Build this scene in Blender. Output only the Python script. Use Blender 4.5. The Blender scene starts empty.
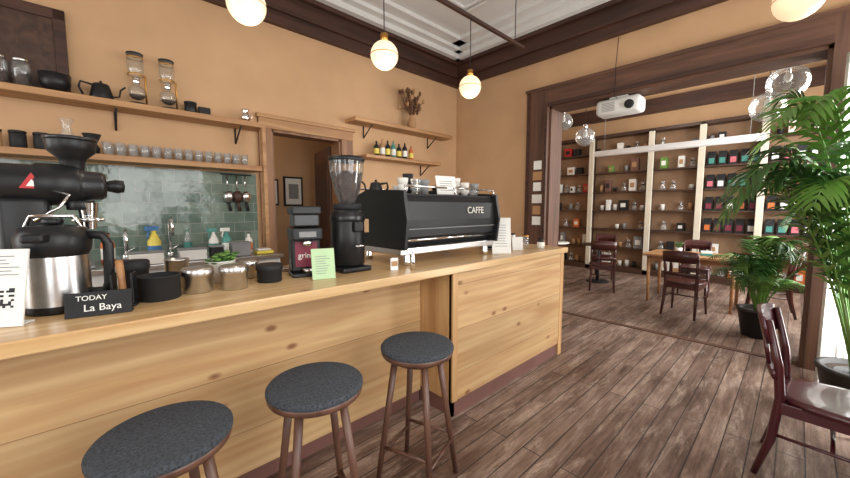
import bpy, bmesh, math, random
from mathutils import Vector, Matrix
random.seed(7)
sc=bpy.context.scene
R=math.radians
# ------------------------------------------------------------------ materials
MATS={}
def nt(name):
    m=bpy.data.materials.new(name); m.use_nodes=True
    n=m.node_tree.nodes; l=m.node_tree.links
    return m,n,l,n['Principled BSDF']
def c4(c): return (c[0],c[1],c[2],1)
def srgb(r,g,b):
    f=lambda x:((x/255+0.055)/1.055)**2.4 if x/255>0.04045 else x/255/12.92
    return (f(r),f(g),f(b))
def pm(name,col,rough=0.5,metal=0.0,var=0.08,scale=8,bump=0.0,coat=0,emit=0,spec=.5):
    if name in MATS: return MATS[name]
    m,n,l,b=nt(name)
    tc=n.new('ShaderNodeTexCoord'); no=n.new('ShaderNodeTexNoise'); no.inputs['Scale'].default_value=scale; no.inputs['Detail'].default_value=4
    l.new(tc.outputs['Object'],no.inputs['Vector'])
    cr=n.new('ShaderNodeValToRGB'); cr.color_ramp.elements[0].position=.3; cr.color_ramp.elements[1].position=.7
    cr.color_ramp.elements[0].color=c4([x*(1-var) for x in col]); cr.color_ramp.elements[1].color=c4([min(1,x*(1+var)) for x in col])
    l.new(no.outputs['Fac'],cr.inputs['Fac']); l.new(cr.outputs['Color'],b.inputs['Base Color'])
    b.inputs['Roughness'].default_value=rough; b.inputs['Metallic'].default_value=metal; b.inputs['Specular IOR Level'].default_value=spec
    if coat: b.inputs['Coat Weight'].default_value=coat
    if emit:
        l.new(cr.outputs['Color'],b.inputs['Emission Color']); b.inputs['Emission Strength'].default_value=emit
    if bump:
        bp=n.new('ShaderNodeBump'); bp.inputs['Strength'].default_value=bump; bp.inputs['Distance'].default_value=.01
        l.new(no.outputs['Fac'],bp.inputs['Height']); l.new(bp.outputs['Normal'],b.inputs['Normal'])
    MATS[name]=m; return m
def wood(name,c1,c2,axis='x',rough=.45,plank=0,pax='z',knots=False,fine=14):
    if name in MATS: return MATS[name]
    m,n,l,b=nt(name)
    tc=n.new('ShaderNodeTexCoord'); mp=n.new('ShaderNodeMapping')
    s=[fine]*3; s['xyz'.index(axis)]=.9
    mp.inputs['Scale'].default_value=s
    l.new(tc.outputs['Object'],mp.inputs['Vector'])
    no=n.new('ShaderNodeTexNoise'); no.inputs['Scale'].default_value=1; no.inputs['Detail'].default_value=6; no.inputs['Distortion'].default_value=.8
    l.new(mp.outputs['Vector'],no.inputs['Vector'])
    cr=n.new('ShaderNodeValToRGB'); e=cr.color_ramp.elements
    e[0].position=.3; e[0].color=c4(c1); e[1].position=.68; e[1].color=c4(c2)
    l.new(no.outputs['Fac'],cr.inputs['Fac']); out=cr.outputs['Color']
    big=n.new('ShaderNodeTexNoise'); big.inputs['Scale'].default_value=1.3; l.new(tc.outputs['Object'],big.inputs['Vector'])
    mx=n.new('ShaderNodeMix'); mx.data_type='RGBA'; mx.blend_type='MULTIPLY'; mx.inputs['Factor'].default_value=.35
    l.new(out,mx.inputs['A']); l.new(big.outputs['Fac'],mx.inputs['B']); out=mx.outputs['Result']
    def dark(facsock,col,out):
        q=n.new('ShaderNodeMix'); q.data_type='RGBA'; l.new(facsock,q.inputs['Factor']); l.new(out,q.inputs['A']); q.inputs['B'].default_value=c4(col); return q.outputs['Result']
    if plank:
        sp=n.new('ShaderNodeSeparateXYZ'); l.new(tc.outputs['Object'],sp.inputs[0])
        d=n.new('ShaderNodeMath'); d.operation='DIVIDE'; d.inputs[1].default_value=plank; l.new(sp.outputs['XYZ'.index(pax.upper())],d.inputs[0])
        fr=n.new('ShaderNodeMath'); fr.operation='FRACT'; l.new(d.outputs[0],fr.inputs[0])
        lt=n.new('ShaderNodeMath'); lt.operation='LESS_THAN'; lt.inputs[1].default_value=.012; l.new(fr.outputs[0],lt.inputs[0])
        fl=n.new('ShaderNodeMath'); fl.operation='FLOOR'; l.new(d.outputs[0],fl.inputs[0])
        wn=n.new('ShaderNodeTexWhiteNoise'); wn.noise_dimensions='1D'; l.new(fl.outputs[0],wn.inputs['W'])
        m2=n.new('ShaderNodeMix'); m2.data_type='RGBA'; m2.blend_type='MULTIPLY'; m2.inputs['Factor'].default_value=.2
        l.new(out,m2.inputs['A']); l.new(wn.outputs['Value'],m2.inputs['B']); out=m2.outputs['Result']
        out=dark(lt.outputs[0],[x*.35 for x in c1],out)
    if knots:
        wv=n.new('ShaderNodeTexWave'); wv.inputs['Scale'].default_value=1.0; wv.inputs['Distortion'].default_value=9; wv.inputs['Detail'].default_value=3; wv.inputs['Detail Scale'].default_value=.7
        wv.bands_direction='Z' if pax=='z' and plank else ('X' if axis=='z' else 'Y')
        mw=n.new('ShaderNodeMapping'); ws=[6]*3; ws['xyz'.index(axis)]=.7; mw.inputs['Scale'].default_value=ws
        l.new(tc.outputs['Object'],mw.inputs['Vector']); l.new(mw.outputs['Vector'],wv.inputs['Vector'])
        m3=n.new('ShaderNodeMapRange'); m3.inputs['To Min'].default_value=0; m3.inputs['To Max'].default_value=.36; l.new(wv.outputs['Fac'],m3.inputs['Value'])
        out=dark(m3.outputs['Result'],[x*.74 for x in c1],out)
        mk=n.new('ShaderNodeMapping'); ks=[5.5]*3; ks['xyz'.index(axis)]=3.0; mk.inputs['Scale'].default_value=ks
        l.new(tc.outputs['Object'],mk.inputs['Vector'])
        vo=n.new('ShaderNodeTexVoronoi'); vo.inputs['Scale'].default_value=1; l.new(mk.outputs['Vector'],vo.inputs['Vector'])
        mr=n.new('ShaderNodeMapRange'); mr.inputs['From Min'].default_value=.05; mr.inputs['From Max'].default_value=.12; mr.inputs['To Min'].default_value=.85; mr.inputs['To Max'].default_value=0
        l.new(vo.outputs['Distance'],mr.inputs['Value']); out=dark(mr.outputs['Result'],srgb(118,68,34),out)
    l.new(out,b.inputs['Base Color']); b.inputs['Roughness'].default_value=rough
    bp=n.new('ShaderNodeBump'); bp.inputs['Strength'].default_value=.15; bp.inputs['Distance'].default_value=.004
    l.new(no.outputs['Fac'],bp.inputs['Height']); l.new(bp.outputs['Normal'],b.inputs['Normal'])
    MATS[name]=m; return m
def floor_mat():
    m,n,l,b=nt('weathered_floorboards')
    tc=n.new('ShaderNodeTexCoord')
    br=n.new('ShaderNodeTexBrick'); br.inputs['Scale'].default_value=1; br.inputs['Brick Width'].default_value=2.9; br.inputs['Row Height'].default_value=.118
    br.inputs['Mortar Size'].default_value=.004; br.inputs['Mortar Smooth'].default_value=.4; br.offset=.37; br.inputs['Bias'].default_value=0
    br.inputs['Color1'].default_value=c4(srgb(130,108,96)); br.inputs['Color2'].default_value=c4(srgb(174,152,138)); br.inputs['Mortar'].default_value=c4(srgb(34,26,23))
    l.new(tc.outputs['Object'],br.inputs['Vector'])
    def noise(scale,detail,dist,mscale,rough=.5):
        mp=n.new('ShaderNodeMapping'); mp.inputs['Scale'].default_value=mscale; l.new(tc.outputs['Object'],mp.inputs['Vector'])
        no=n.new('ShaderNodeTexNoise'); no.inputs['Scale'].default_value=scale; no.inputs['Detail'].default_value=detail; no.inputs['Distortion'].default_value=dist; no.inputs['Roughness'].default_value=rough
        l.new(mp.outputs['Vector'],no.inputs['Vector']); return no.outputs['Fac']
    def ramp(s,p0,c0,p1,c1):
        cr=n.new('ShaderNodeValToRGB'); e=cr.color_ramp.elements; e[0].position=p0; e[0].color=c4(c0); e[1].position=p1; e[1].color=c4(c1); l.new(s,cr.inputs['Fac']); return cr.outputs['Color']
    def mix(a,bb,f,mode='MULTIPLY'):
        mx=n.new('ShaderNodeMix'); mx.data_type='RGBA'; mx.blend_type=mode
        if isinstance(f,float): mx.inputs['Factor'].default_value=f
        else: l.new(f,mx.inputs['Factor'])
        l.new(a,mx.inputs['A'])
        if isinstance(bb,tuple): mx.inputs['B'].default_value=c4(bb)
        else: l.new(bb,mx.inputs['B'])
        return mx.outputs['Result']
    g=noise(1,8,.2,(2.2,55,1),.65); out=mix(br.outputs['Color'],ramp(g,.38,(.46,.40,.36),.58,(1,1,1)),.75)
    st=noise(1,7,.3,(1.2,5,1),.7); out=mix(out,ramp(st,.38,(.40,.30,.25),.58,(1,1,1)),.8)
    big=noise(.9,4,0,(1,1.4,1),.55); out=mix(out,ramp(big,.38,(.62,.53,.47),.6,(1.0,1.0,1.0)),.85)
    sc_=noise(1,9,.5,(2.2,12,1),.78); out=mix(out,srgb(192,174,158),ramp(sc_,.51,(0,0,0),.69,(.7,.7,.7)),'MIX')
    sp=noise(30,3,0,(1,2.2,1),.6); out=mix(out,srgb(66,48,40),ramp(sp,.63,(0,0,0),.70,(.55,.55,.55)),'MIX')
    q=n.new('ShaderNodeMix'); q.data_type='RGBA'; l.new(br.outputs['Fac'],q.inputs['Factor']); l.new(out,q.inputs['A']); q.inputs['B'].default_value=c4(srgb(40,30,26)); out=q.outputs['Result']
    l.new(out,b.inputs['Base Color'])
    rr=n.new('ShaderNodeMapRange'); rr.inputs['From Min'].default_value=.35; rr.inputs['From Max'].default_value=.65; rr.inputs['To Min'].default_value=.62; rr.inputs['To Max'].default_value=.36; l.new(st,rr.inputs['Value']); l.new(rr.outputs['Result'],b.inputs['Roughness'])
    bp=n.new('ShaderNodeBump'); bp.inputs['Strength'].default_value=.35; bp.inputs['Distance'].default_value=.006; l.new(out,bp.inputs['Height']); l.new(bp.outputs['Normal'],b.inputs['Normal'])
    return m
def tile_mat():
    m,n,l,b=nt('green_glazed_tile')
    tc=n.new('ShaderNodeTexCoord'); sp=n.new('ShaderNodeSeparateXYZ'); cb=n.new('ShaderNodeCombineXYZ'); l.new(tc.outputs['Object'],sp.inputs[0]); l.new(sp.outputs[0],cb.inputs[0]); l.new(sp.outputs[2],cb.inputs[1])
    br=n.new('ShaderNodeTexBrick'); br.inputs['Scale'].default_value=1; br.inputs['Brick Width'].default_value=.2; br.inputs['Row Height'].default_value=.1; br.inputs['Mortar Size'].default_value=.003
    br.inputs['Color1'].default_value=c4(srgb(96,116,106)); br.inputs['Color2'].default_value=c4(srgb(138,154,140)); br.inputs['Mortar'].default_value=c4(srgb(160,164,154))
    l.new(cb.outputs[0],br.inputs['Vector'])
    no=n.new('ShaderNodeTexNoise'); no.inputs['Scale'].default_value=9; l.new(tc.outputs['Object'],no.inputs['Vector'])
    mx=n.new('ShaderNodeMix'); mx.data_type='RGBA'; mx.blend_type='MULTIPLY'; mx.inputs['Factor'].default_value=.5; l.new(br.outputs['Color'],mx.inputs['A']); l.new(no.outputs['Fac'],mx.inputs['B'])
    l.new(mx.outputs['Result'],b.inputs['Base Color']); b.inputs['Roughness'].default_value=.1
    ad=n.new('ShaderNodeMath'); ad.operation='MULTIPLY_ADD'; ad.inputs[1].default_value=-.5; l.new(br.outputs['Fac'],ad.inputs[0]); l.new(no.outputs['Fac'],ad.inputs[2])
    bp=n.new('ShaderNodeBump'); bp.inputs['Strength'].default_value=.3; bp.inputs['Distance'].default_value=.01; l.new(ad.outputs[0],bp.inputs['Height']); l.new(bp.outputs['Normal'],b.inputs['Normal'])
    return m
def glass_mat(name,tint=(.92,.95,.95),gl=.12,milk=0.0,edge=.75):
    if name in MATS: return MATS[name]
    m=bpy.data.materials.new(name); m.use_nodes=True; n=m.node_tree.nodes; l=m.node_tree.links; n.clear()
    o=n.new('ShaderNodeOutputMaterial'); t=n.new('ShaderNodeBsdfTransparent'); t.inputs[0].default_value=c4(tint)
    g=n.new('ShaderNodeBsdfGlossy'); g.inputs['Roughness'].default_value=.05; lw=n.new('ShaderNodeLayerWeight'); lw.inputs['Blend'].default_value=.35
    mr=n.new('ShaderNodeMapRange'); mr.inputs['To Min'].default_value=gl*.5; mr.inputs['To Max'].default_value=edge; l.new(lw.outputs['Facing'],mr.inputs['Value'])
    src=t
    if milk:
        d=n.new('ShaderNodeBsdfDiffuse'); d.inputs[0].default_value=(.9,.92,.92,1); mm=n.new('ShaderNodeMixShader'); mm.inputs[0].default_value=milk; l.new(t.outputs[0],mm.inputs[1]); l.new(d.outputs[0],mm.inputs[2]); src=mm
    mx=n.new('ShaderNodeMixShader'); l.new(mr.outputs['Result'],mx.inputs[0]); l.new(src.outputs[0],mx.inputs[1]); l.new(g.outputs[0],mx.inputs[2]); l.new(mx.outputs[0],o.inputs[0])
    MATS[name]=m; return m
WALL=pm('peach_plaster',srgb(194,157,119),.85,0,.06,2.5,.05)
WHITE=pm('white_plaster',srgb(214,214,212),.8,0,.03,3)
WPAINT=pm('white_paint',srgb(218,218,214),.5,0,.03,5)
CREAM=pm('cream_paint',srgb(206,198,180),.55,0,.06,6)
DARKW=wood('dark_stained_wood',srgb(50,28,20),srgb(84,52,38),'x',.5)
DARKWY=wood('dark_stained_wood_y',srgb(50,28,20),srgb(84,52,38),'y',.5)
FRAMEW=wood('brown_frame_wood',srgb(74,48,36),srgb(114,78,58),'z',.6)
FRAMEWY=wood('brown_frame_wood_y',srgb(74,48,36),srgb(114,78,58),'y',.6)
PINE=wood('pine_boards',srgb(200,154,102),srgb(232,196,144),'x',.55,plank=.31,pax='z',knots=True)
PINET=wood('pine_counter_top',srgb(206,162,108),srgb(238,206,156),'x',.3,pax='y',knots=True)
PINEZ=wood('pine_vertical',srgb(186,138,88),srgb(220,178,124),'z',.5)
SHELFW=wood('shelf_wood',srgb(160,112,70),srgb(200,154,104),'x',.5)
DOORW=wood('door_frame_wood',srgb(124,84,56),srgb(164,118,82),'z',.5)
BROWNSH=wood('bookcase_dark_wood',srgb(54,36,27),srgb(86,58,42),'y',.5)
TABLEW=wood('table_wood',srgb(160,108,66),srgb(196,146,98),'y',.45)
WALNUT=wood('walnut_legs',srgb(76,48,38),srgb(116,80,62),'z',.4)
BURG=pm('burgundy_lacquer',srgb(66,20,28),.3,0,.15,6,0,.4)
CHAIRB=pm('dark_brown_lacquer',srgb(66,28,24),.35,0,.15,6,0,.3)
FELT=pm('grey_felt',srgb(60,64,70),.95,0,.55,120,.8)
BLACK=pm('black_plastic',(.010,.010,.011),.38,0,.1,6,spec=.35)
BLACKM=pm('black_matte',(.016,.016,.017),.6,0,.1,6,spec=.3)
BLKGL=pm('black_satin_enamel',(.012,.012,.014),.3,0,.1,6)
STEEL=pm('brushed_steel',(.6,.59,.58),.28,1,.08,30)
CHROME=pm('chrome',(.8,.8,.8),.1,1,.02,5)
BEANS=pm('coffee_beans',srgb(52,28,16),.5,0,.5,90,.8)
GLASS=glass_mat('clear_glass',milk=.05,edge=.5)
TUMB=glass_mat('tumbler_glass',(.97,.98,.98),.1,.12,.4)
BULBG=glass_mat('lamp_glass',(.93,.95,.95),.12,.14,.7)
WGLASS=glass_mat('window_glass',(.86,.92,.96),.2,.5,.6)  # milky whitening put in to imitate bright daylight behind the door leaf
PAPER=pm('white_paper',srgb(226,226,220),.8,0,.02,5)
GREENP=pm('pale_green_card',srgb(176,204,160),.7,0,.04,6)
CERAM=pm('white_ceramic',srgb(222,219,211),.25,0,.03,6)
GOLD=pm('brass',srgb(190,140,70),.3,1,.05,10)
LEAF=pm('palm_leaf_green',srgb(54,98,42),.4,0,.35,5)
LEAF2=pm('palm_leaf_light',srgb(98,140,60),.4,0,.3,5)
TERRA=pm('dark_planter',srgb(40,38,38),.6,0,.1,8)
SOIL=pm('potting_soil',srgb(45,30,20),.9,0,.4,60,.6)
GLOBE=pm('opal_glass_globe',srgb(252,226,186),.2,0,.02,3,0,0,.55)
RED=pm('red_label',srgb(180,35,35),.5); PINK=pm('pink_fabric',srgb(200,110,120),.9,0,.1,30); YEL=pm('yellow_plastic',srgb(220,200,80),.4)
BLUE=pm('blue_plastic',srgb(60,110,160),.4); ORANGE=pm('orange_plastic',srgb(200,105,50),.45); TEALP=pm('teal_plastic',srgb(70,140,130),.4)
GREY=pm('grey_plastic',srgb(130,130,130),.5); KRAFT=pm('kraft_paper',srgb(170,130,90),.8,0,.06,20); CHALK=pm('chalkboard',srgb(30,30,32),.8,0,.3,8)
PLUM=pm('plum_base_paint',srgb(112,76,68),.7,0,.12,4); MAROON=pm('maroon_label',srgb(120,40,60),.6)
# ------------------------------------------------------------------ mesh builder
class B:
    def __init__(s,name,loc=(0,0,0),rot=0.0,M=None):
        s.name=name; s.bm=bmesh.new(); s.mats=[]; s.loc=Vector(loc); s.rot=rot; s.M=M or Matrix.Identity(4)
    def mi(s,m):
        if m not in s.mats: s.mats.append(m)
        return s.mats.index(m)
    def add(s,vs,fs,mat,smooth=False,M=None):
        T=s.M@(M or Matrix.Identity(4)); k=s.mi(mat)
        bv=[s.bm.verts.new(T@Vector(v)) for v in vs]
        for f in fs:
            try:
                x=s.bm.faces.new([bv[i] for i in f]); x.material_index=k; x.smooth=smooth
            except ValueError: pass
        return s
    def box(s,x0,x1,y0,y1,z0,z1,mat,bev=0,M=None):
        if x0>x1:x0,x1=x1,x0
        if y0>y1:y0,y1=y1,y0
        if z0>z1:z0,z1=z1,z0
        if not bev:
            vs=[(x0,y0,z0),(x1,y0,z0),(x1,y1,z0),(x0,y1,z0),(x0,y0,z1),(x1,y0,z1),(x1,y1,z1),(x0,y1,z1)]
            return s.add(vs,[(0,3,2,1),(4,5,6,7),(0,1,5,4),(1,2,6,5),(2,3,7,6),(3,0,4,7)],mat,False,M)
        t=bmesh.new(); bmesh.ops.create_cube(t,size=1)
        for v in t.verts: v.co=Vector(((x0+x1)/2+v.co.x*(x1-x0),(y0+y1)/2+v.co.y*(y1-y0),(z0+z1)/2+v.co.z*(z1-z0)))
        bmesh.ops.bevel(t,geom=t.edges[:],offset=bev,segments=3,affect='EDGES',profile=.5)
        t.verts.index_update(); vs=[v.co.copy() for v in t.verts]; fs=[[v.index for v in f.verts] for f in t.faces]; t.free()
        return s.add(vs,fs,mat,bev>.015,M)
    def lathe(s,cx,cy,prof,mat,seg=28,sx=1,sy=1,M=None,smooth=True):
        vs=[];fs=[];rings=[]
        for r,z in prof:
            if r<=1e-6: rings.append([len(vs)]); vs.append((cx,cy,z))
            else:
                rings.append(list(range(len(vs),len(vs)+seg)))
                for i in range(seg):
                    a=2*math.pi*i/seg; vs.append((cx+r*math.cos(a)*sx,cy+r*math.sin(a)*sy,z))
        for a,b in zip(rings,rings[1:]):
            for i in range(seg):
                j=(i+1)%seg
                if len(a)==1 and len(b)==1: continue
                if len(a)==1: fs.append((a[0],b[i],b[j]))
                elif len(b)==1: fs.append((a[i],a[j],b[0]))
                else: fs.append((a[i],a[j],b[j],b[i]))
        return s.add(vs,fs,mat,smooth,M)
    def cyl(s,cx,cy,z0,z1,r,mat,r1=None,seg=28,bev=.004,M=None):
        r1=r if r1 is None else r1; bev=min(bev,r*.4,r1*.4,abs(z1-z0)*.4)
        return s.lathe(cx,cy,[(0,z0),(r-bev,z0),(r,z0+bev),(r1,z1-bev),(r1-bev,z1),(0,z1)],mat,seg,M=M)
    def sph(s,x,y,z,r,mat,sz=1,seg=28,M=None):
        pr=[(0,z-r*sz)]+[(r*math.sin(math.pi*k/14),z-r*sz*math.cos(math.pi*k/14)) for k in range(1,14)]+[(0,z+r*sz)]
        return s.lathe(x,y,pr,mat,seg,M=M)
    def tube(s,pts,r,mat,seg=10,M=None,flat=1.0):
        pts=[Vector(p) for p in pts]; n=len(pts); rs=r if isinstance(r,(list,tuple)) else [r]*n
        vs=[];fs=[]; up=None
        for i,p in enumerate(pts):
            d=(pts[min(i+1,n-1)]-pts[max(i-1,0)]).normalized()
            if up is None: up=Vector((0,0,1)) if abs(d.z)<.9 else Vector((1,0,0))
            a=d.cross(up).normalized(); bb=a.cross(d).normalized(); up=bb
            for k in range(seg):
                t=2*math.pi*k/seg; vs.append(p+a*math.cos(t)*rs[i]+bb*math.sin(t)*rs[i]*flat)
        for i in range(n-1):
            for k in range(seg):
                j=(k+1)%seg; fs.append((i*seg+k,i*seg+j,(i+1)*seg+j,(i+1)*seg+k))
        fs.append(tuple(range(seg))[::-1]); fs.append(tuple(range((n-1)*seg,n*seg)))
        return s.add(vs,fs,mat,True,M)
    def text(s,txt,size,mat,M,ext=.001):
        cu=bpy.data.curves.new('t','FONT'); cu.body=txt; cu.size=size; cu.align_x='CENTER'; cu.extrude=ext
        ob=bpy.data.objects.new('t',cu); sc.collection.objects.link(ob); bpy.context.view_layer.update()
        me=bpy.data.meshes.new_from_object(ob.evaluated_get(bpy.context.evaluated_depsgraph_get()))
        vs=[v.co.copy() for v in me.vertices]; fs=[list(p.vertices) for p in me.polygons]
        bpy.data.objects.remove(ob); bpy.data.meshes.remove(me); bpy.data.curves.remove(cu)
        return s.add(vs,fs,mat,False,M)
    def done(s,parent=None):
        bmesh.ops.recalc_face_normals(s.bm,faces=s.bm.faces[:])
        me=bpy.data.meshes.new(s.name); s.bm.to_mesh(me); s.bm.free()
        for m in s.mats: me.materials.append(m)
        ob=bpy.data.objects.new(s.name,me); sc.collection.objects.link(ob); ob.location=s.loc; ob.rotation_euler=(0,0,s.rot)
        if parent: ob.parent=parent
        return ob
# ------------------------------------------------------------------ room shell
LW=4.13; XF=4.65; XF2=4.97; XB=9.05; RW=-.75; X0=-2.8; CEIL=4.0; BL=4.9
b=B('floor'); b.box(X0-.3,XB+.3,RW-.25,BL+1.3,-.1,0,floor_mat()); b.box(XF+.02,XF+.09,-.12,2.43,0,.008,FRAMEWY); b.done()
b=B('ceiling'); b.box(X0-.3,XB+.3,RW-.25,BL+1.3,CEIL,CEIL+.1,WHITE); b.done()
b=B('wall_left'); 
for a in [(X0,1.52,0,CEIL),(1.52,2.40,2.33,CEIL),(2.40,XF,0,CEIL)]: b.box(a[0],a[1],LW,LW+.2,a[2],a[3],WALL)
b.done()
b=B('wall_partition')
b.box(XF,XF2,2.43,BL+1.0,0,CEIL,WALL); b.box(XF,XF2,-.12,2.43,2.83,CEIL,WALL); b.box(XF,XF2,RW,-.12,0,CEIL,WALL); b.done()
b=B('wall_back'); b.box(XB,XB+.2,RW,BL+.2,0,CEIL,WALL); b.done()
b=B('wall_backroom_left'); b.box(XF2,XB,BL,BL+.2,0,CEIL,WALL); b.done()
b=B('wall_front'); b.box(X0-.2,X0,RW-.2,.1,0,CEIL,WALL); b.box(X0-.2,X0,.1,1.5,0,.7,WALL); b.box(X0-.2,X0,.1,1.5,3.1,CEIL,WALL); b.box(X0-.2,X0,1.5,2.2,0,CEIL,WALL); b.box(X0-.2,X0,2.2,3.6,0,.7,WALL); b.box(X0-.2,X0,2.2,3.6,3.1,CEIL,WALL); b.box(X0-.2,X0,3.6,BL,0,CEIL,WALL); b.done()
wins=[(-2.2,-.7,.7,3.1),(.1,1.9,.7,3.1),(3.3,4.6,0,2.9),(5.4,6.8,.7,3.1),(7.2,8.6,.7,3.1)]
b=B('wall_right'); x=X0
for (a,c,z0,z1) in wins:
    b.box(x,a,RW-.2,RW,0,CEIL,WALL); b.box(a,c,RW-.2,RW,z1,CEIL,WALL)
    if z0>0: b.box(a,c,RW-.2,RW,0,z0,WALL)
    x=c
b.box(x,XB,RW-.2,RW,0,CEIL,WALL); b.done()
k=1
for (a,c,z0,z1) in wins:
    b=B('window_%d'%k); y0,y1=RW-.12,RW-.06
    if z0==0: z0=.01
    for xx in (a,c-.06): b.box(xx,xx+.06,y0,y1,z0,z1,WPAINT)
    b.box(a,c,y0,y1,z0,z0+.07,WPAINT); b.box(a,c,y0,y1,z1-.07,z1,WPAINT); b.box(a,c,y0,y1,z1-.75,z1-.69,WPAINT)
    if k!=3: b.box((a+c)/2-.04,(a+c)/2+.04,y0,y1,z0,z1,WPAINT)  # third frame is the glazed door's, numbered among the windows
    b.done(); k+=1
for j,(a,c) in enumerate([(.1,1.5),(2.2,3.6)]):
    b=B('window_%d'%(k+j)); x0,x1=X0-.14,X0-.08
    for yy in (a,c-.06,(a+c)/2-.03): b.box(x0,x1,yy,yy+.06,.7,3.1,WPAINT)
    for zz in (.7,2.35,3.04): b.box(x0,x1,a,c,zz,zz+.06,WPAINT)
    b.done()
b=B('trim_1'); b.box(X0,XF,LW-.06,LW,3.47,3.60,DARKW); b.box(X0,XF,LW-.10,LW,3.60,3.80,DARKW); b.box(X0,XF,LW-.16,LW,3.78,3.83,DARKW); b.done()
b=B('trim_2'); b.box(XF-.06,XF,RW,LW-.06,3.47,3.60,DARKWY); b.box(XF-.10,XF,RW,LW-.1,3.60,3.80,DARKWY); b.box(XF-.16,XF,RW,LW-.16,3.78,3.83,DARKWY); b.done()
b=B('trim_3')
for (o,za,zb) in [(.24,3.83,3.9),(.34,3.9,3.95),(.5,3.95,4.0)]:
    b.box(X0,XF,LW-o,LW,za,zb,WHITE); b.box(XF-o,XF,RW,LW,za,zb,WHITE)
for o in (.95,1.03):
    b.box(X0+.6,XF-o,LW-o-.035,LW-o,3.97,4.0,WHITE,.008); b.box(XF-o-.035,XF-o,RW+.5,LW-o,3.97,4.0,WHITE,.008)
b.done()
b=B('trim_4'); b.box(XB-.1,XB,RW,BL,3.5,3.8,DARKWY); b.box(XF2,XF2+.08,RW,BL,3.5,3.8,DARKWY); b.box(XF2,XB,BL-.1,BL,3.5,3.8,DARKW); b.box(XF2,XB,RW,RW+.1,3.5,3.8,DARKW)
b.done()
b=B('trim_5')
for (xa,xb) in [(XF-.045,XF),(XF2,XF2+.04)]:
    b.box(xa,xb,2.43,2.74,0,3.06,FRAMEW); b.box(xa,xb,-.42,-.12,0,3.06,FRAMEW); b.box(xa,xb,-.12,2.43,2.83,3.06,FRAMEWY)
b.box(XF-.06,XF,-.45,2.77,3.06,3.10,FRAMEWY); b.box(XF-.065,XF-.045,2.70,2.74,0,3.06,DARKWY); b.box(XF-.065,XF-.045,2.43,2.46,0,2.85,DARKWY)
b.box(XF-.06,XF-.045,-.12,2.43,2.83,2.87,DARKWY)
b.box(XF,XF2,2.40,2.43,0,2.83,FRAMEW); b.box(XF,XF2,-.12,-.09,0,2.83,FRAMEW); b.box(XF,XF2,-.12,2.43,2.80,2.83,FRAMEWY)
b.done()
b=B('trim_6'); b.box(7.0,7.2,RW,BL,3.6,3.99,FRAMEWY); b.box(5.9,6.05,RW,BL,3.7,3.99,FRAMEWY); b.done()
b=B('baseboard_left'); b.box(X0,1.38,LW-.02,LW,0,.15,DARKW); b.box(2.57,XF,LW-.02,LW,0,.15,DARKW); b.done()
b=B('baseboard_back'); b.box(XB-.02,XB,RW,BL,0,.15,DARKWY); b.done()
b=B('trim_7')
b.box(1.38,1.52,LW-.03,LW,0,2.45,DOORW,.005); b.box(2.40,2.57,LW-.03,LW,0,2.45,DOORW,.005); b.box(1.38,2.57,LW-.035,LW,2.33,2.46,SHELFW,.005); b.box(1.36,2.59,LW-.06,LW,2.44,2.48,SHELFW)
b.box(1.52,1.545,LW,LW+.2,0,2.33,DOORW); b.box(2.375,2.40,LW,LW+.2,0,2.33,DOORW); b.box(1.52,2.40,LW,LW+.2,2.305,2.33,DOORW); b.done()
b=B('door_2'); D=Matrix.Translation((2.42,LW+.26,0))@Matrix.Rotation(R(77),4,'Z')
b.box(0,.82,0,.045,.01,2.28,FRAMEW,0,D)
for zz in ((.15,1.0),(1.15,2.1)): b.box(.12,.7,-.008,.053,zz[0],zz[1],DARKW,.006,D)
b.lathe(0,0,[(0,0),(.02,0),(.025,.03),(0,.06)],GOLD,12,M=D@Matrix.Translation((.75,.045,1.05))@Matrix.Rotation(R(-90),4,'X')); b.done()
b=B('wall_hallway'); b.box(.6,XF,5.75,5.85,0,CEIL,WALL); b.box(.5,.6,LW+.2,5.85,0,CEIL,WALL); b.done()
def picture(name,x,y,z,w,h,fr=BLACKM,inner=CERAM):
    b=B(name,(x,y,z)); b.box(-w/2,w/2,-.02,0,-h/2,h/2,fr,.003); b.box(-w/2+.03,w/2-.03,-.024,-.02,-h/2+.03,h/2-.03,PAPER); b.box(-w/4,w/4,-.027,-.024,-h/4,h/4,inner); b.done()
picture('framed_picture',2.44,5.75,1.72,.32,.48,inner=GREY)
picture('framed_picture',2.05,5.75,1.70,.3,.42,fr=DARKW,inner=KRAFT)
b=B('wall_tile_backsplash'); b.box(-1.6,1.335,LW-.02,LW,1.0,1.82,tile_mat()); b.done()
# ------------------------------------------------------------------ counter
b=B('service_counter')
b.box(-1.8,3.36,1.52,2.32,1.02,1.07,PINET,.006)
b.box(-1.8,1.72,1.87,1.90,.09,1.02,PINE); b.box(-1.8,1.72,1.885,1.92,0,.09,PLUM)
b.box(1.72,3.33,1.55,1.58,.12,1.02,PINE); b.box(1.72,1.745,1.56,1.90,.12,1.02,PINEZ); b.box(3.305,3.33,1.55,2.28,.02,1.02,PINEZ)
b.box(1.735,3.30,1.565,1.60,0,.12,PLUM); b.box(1.735,1.76,1.565,1.9,0,.12,PLUM); b.box(3.27,3.335,1.545,1.61,0,1.02,PINEZ,.004)
b.box(1.715,1.765,1.543,1.556,.12,1.02,PINEZ)
b.box(-1.8,3.3,2.25,2.28,0,1.02,PINE); b.done()
b=B('back_bar_cabinet')
b.box(-1.6,1.34,3.52,4.10,.0,.96,WPAINT); b.box(-1.6,1.36,3.48,4.11,.96,1.0,STEEL,.004)
b.box(.1,.75,3.58,3.95,1.0,1.001,CHROME); b.box(.13,.72,3.61,3.92,1.001,1.002,GREY)
for xx in (-.9,-.2,.5): b.box(xx,xx+.01,3.515,3.52,.1,.94,GREY)
b.done()
ZB=1.003
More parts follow.
